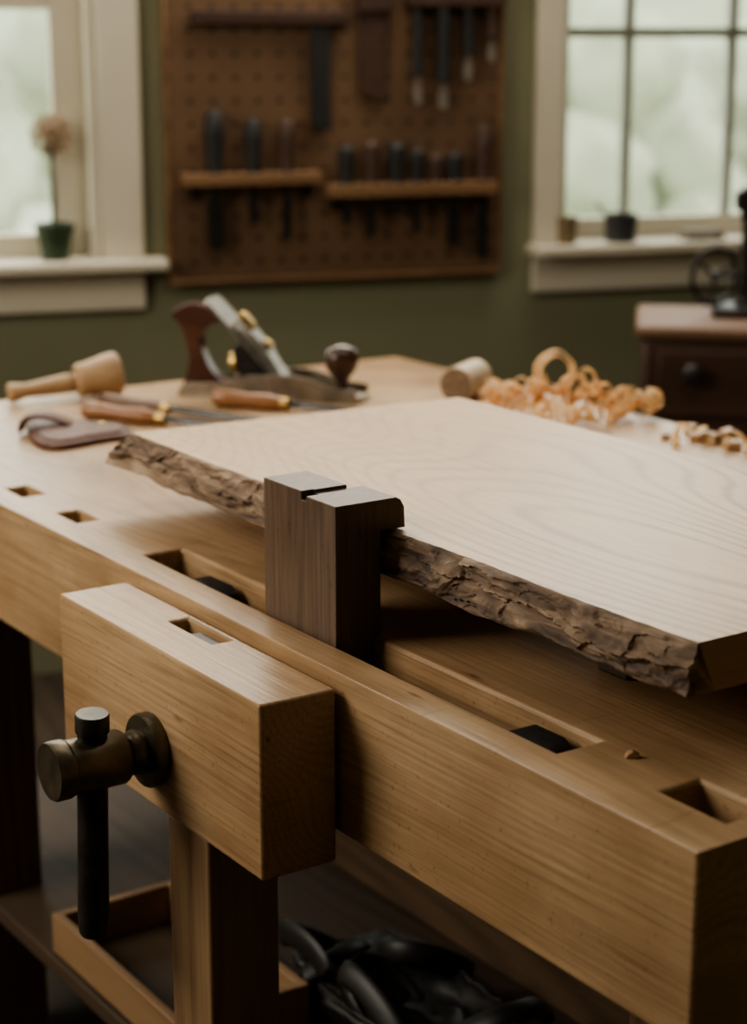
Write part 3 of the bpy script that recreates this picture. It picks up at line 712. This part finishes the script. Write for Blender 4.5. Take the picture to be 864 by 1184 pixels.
# ------------------------------------------------------------------ outside
g = struct('ground', B((-20, th+.02, -.6), (30, 40, -.5)), M['grass'], 'pale grass outside the windows')
rnd = random.Random(5)
for i, (u, nn, rad, hz, mt, lab) in enumerate([(-.9, 8.0, 1.0, .7, 'leaf2', 'pale leafy tree seen through the left window'),
        (2.1, 12.0, 1.4, 1.2, 'leaf', 'greener tree further off beyond the wall between the windows'),
        (4.5, 8.5, 1.0, .5, 'leaf', 'green bushy tree at the left of the right window view'),
        (6.9, 10.5, 1.1, .6, 'leaf2', 'pale green tree in the middle of the right window view'),
        (9.4, 12.5, 1.3, .9, 'leaf', 'green bushy tree at the right of the right window view')]):
    t = thing('tree', lab, 'tree', Matrix.Translation(WO) @ rot2(WA) @ Vector((u, nn, -.5)), 0, 'trees outside the windows')
    bm = bmesh.new()
    for k in range(16):
        c = Vector((max(-.6,min(.6,rnd.gauss(0, .4)))*rad, max(-.6,min(.6,rnd.gauss(0,.35)))*rad, hz+.5+rnd.gauss(0,.4)*rad))
        q = bmesh.ops.create_icosphere(bm, subdivisions=3, radius=rad*(.3+.2*rnd.random()), matrix=Matrix.Translation(c))
        for v in q['verts']: v.co += (v.co-c)*.4*noise.noise(v.co*4)
    obj('foliage', bm, M[mt], t, smooth=80)
    obj('trunk', T([(0,0,0),(.05,0,hz*.5),(0,.04,hz+.6)], [.14,.11,.08], 10), M['trunk'], t)
bm = bmesh.new(); rows = []
for i in range(121):
    x = -20+i*.4; row = []
    for j in range(9):
        s = j/8; z = s*(3.3+.9*noise.noise(Vector((x*.35,0,0)))+.4*noise.noise(Vector((x*1.1,5,0))))
        row.append(bm.verts.new((x, (1-s)*-.8+.5*noise.noise(Vector((x*.9, s*4, 2))), z)))
    rows.append(row)
for a, b in zip(rows, rows[1:]):
    for j in range(8): bm.faces.new((a[j], b[j], b[j+1], a[j+1]))
h = thing('hedge', 'long pale green hazy hedge far outside behind the trees', 'hedge', Matrix.Translation(WO) @ rot2(WA) @ Vector((2, 20, -.5)), WA)
obj('foliage', bm, M['leaf2'], h, smooth=80)

# ------------------------------------------------------------------ light
w = bpy.data.worlds.new('sky'); scene.world = w; w.use_nodes = True
nt = w.node_tree; bg_ = nt.nodes['Background']
tc = N(nt, 'ShaderNodeTexCoord'); sp = N(nt, 'ShaderNodeSeparateXYZ'); nt.links.new(tc.outputs['Generated'], sp.inputs[0])
nt.links.new(ramp(nt, sp.outputs[2], [(0, (.94,.94,.87)), (.5, (.98,.98,.94))]), bg_.inputs[0]); bg_.inputs[1].default_value = 4.4
def area(name, loc, target, sx, sy, power, col):
    l = bpy.data.lights.new(name, 'AREA'); l.shape = 'RECTANGLE'; l.size = sx; l.size_y = sy; l.energy = power; l.color = col
    o = bpy.data.objects.new(name, l); COL.objects.link(o); o.location = loc
    o.rotation_euler = (Vector(target)-Vector(loc)).to_track_quat('-Z', 'Y').to_euler(); return o
area('key_window_light', (-2.0, 1.7, 1.9), (.1, 1.8, .75), 1.2, 1.1, 43, (1, .92, .79))
area('back_window_light', (-.15, 4.1, 2.25), (-.2, 2.1, .87), 2.0, .7, 54, (1, .92, .79))
area('wall_fill_light', (.2, 2.6, 2.7), (.2, 3.2, 0), 2.0, 1.2, 18, (1, .95, .86))  # added soft fill that lifts the back wall, not a lamp of the room
scene.view_settings.view_transform = 'AgX'
try: scene.view_settings.look = 'AgX - Medium High Contrast'
except Exception: pass
# ------------------------------------------------------------------ camera
cd = bpy.data.cameras.new('camera'); cam = bpy.data.objects.new('camera', cd); COL.objects.link(cam)
cam.location = (0, 0, CAMZ); cam.rotation_euler = (R(90)-PITCH, 0, 0)
cd.sensor_fit = 'VERTICAL'; cd.sensor_height = 36; cd.sensor_width = 36; cd.lens = F/1184*36
cd.dof.use_dof = True; cd.dof.focus_distance = 1.68; cd.dof.aperture_fstop = 4.0
cd.clip_start = .05
scene.camera = cam
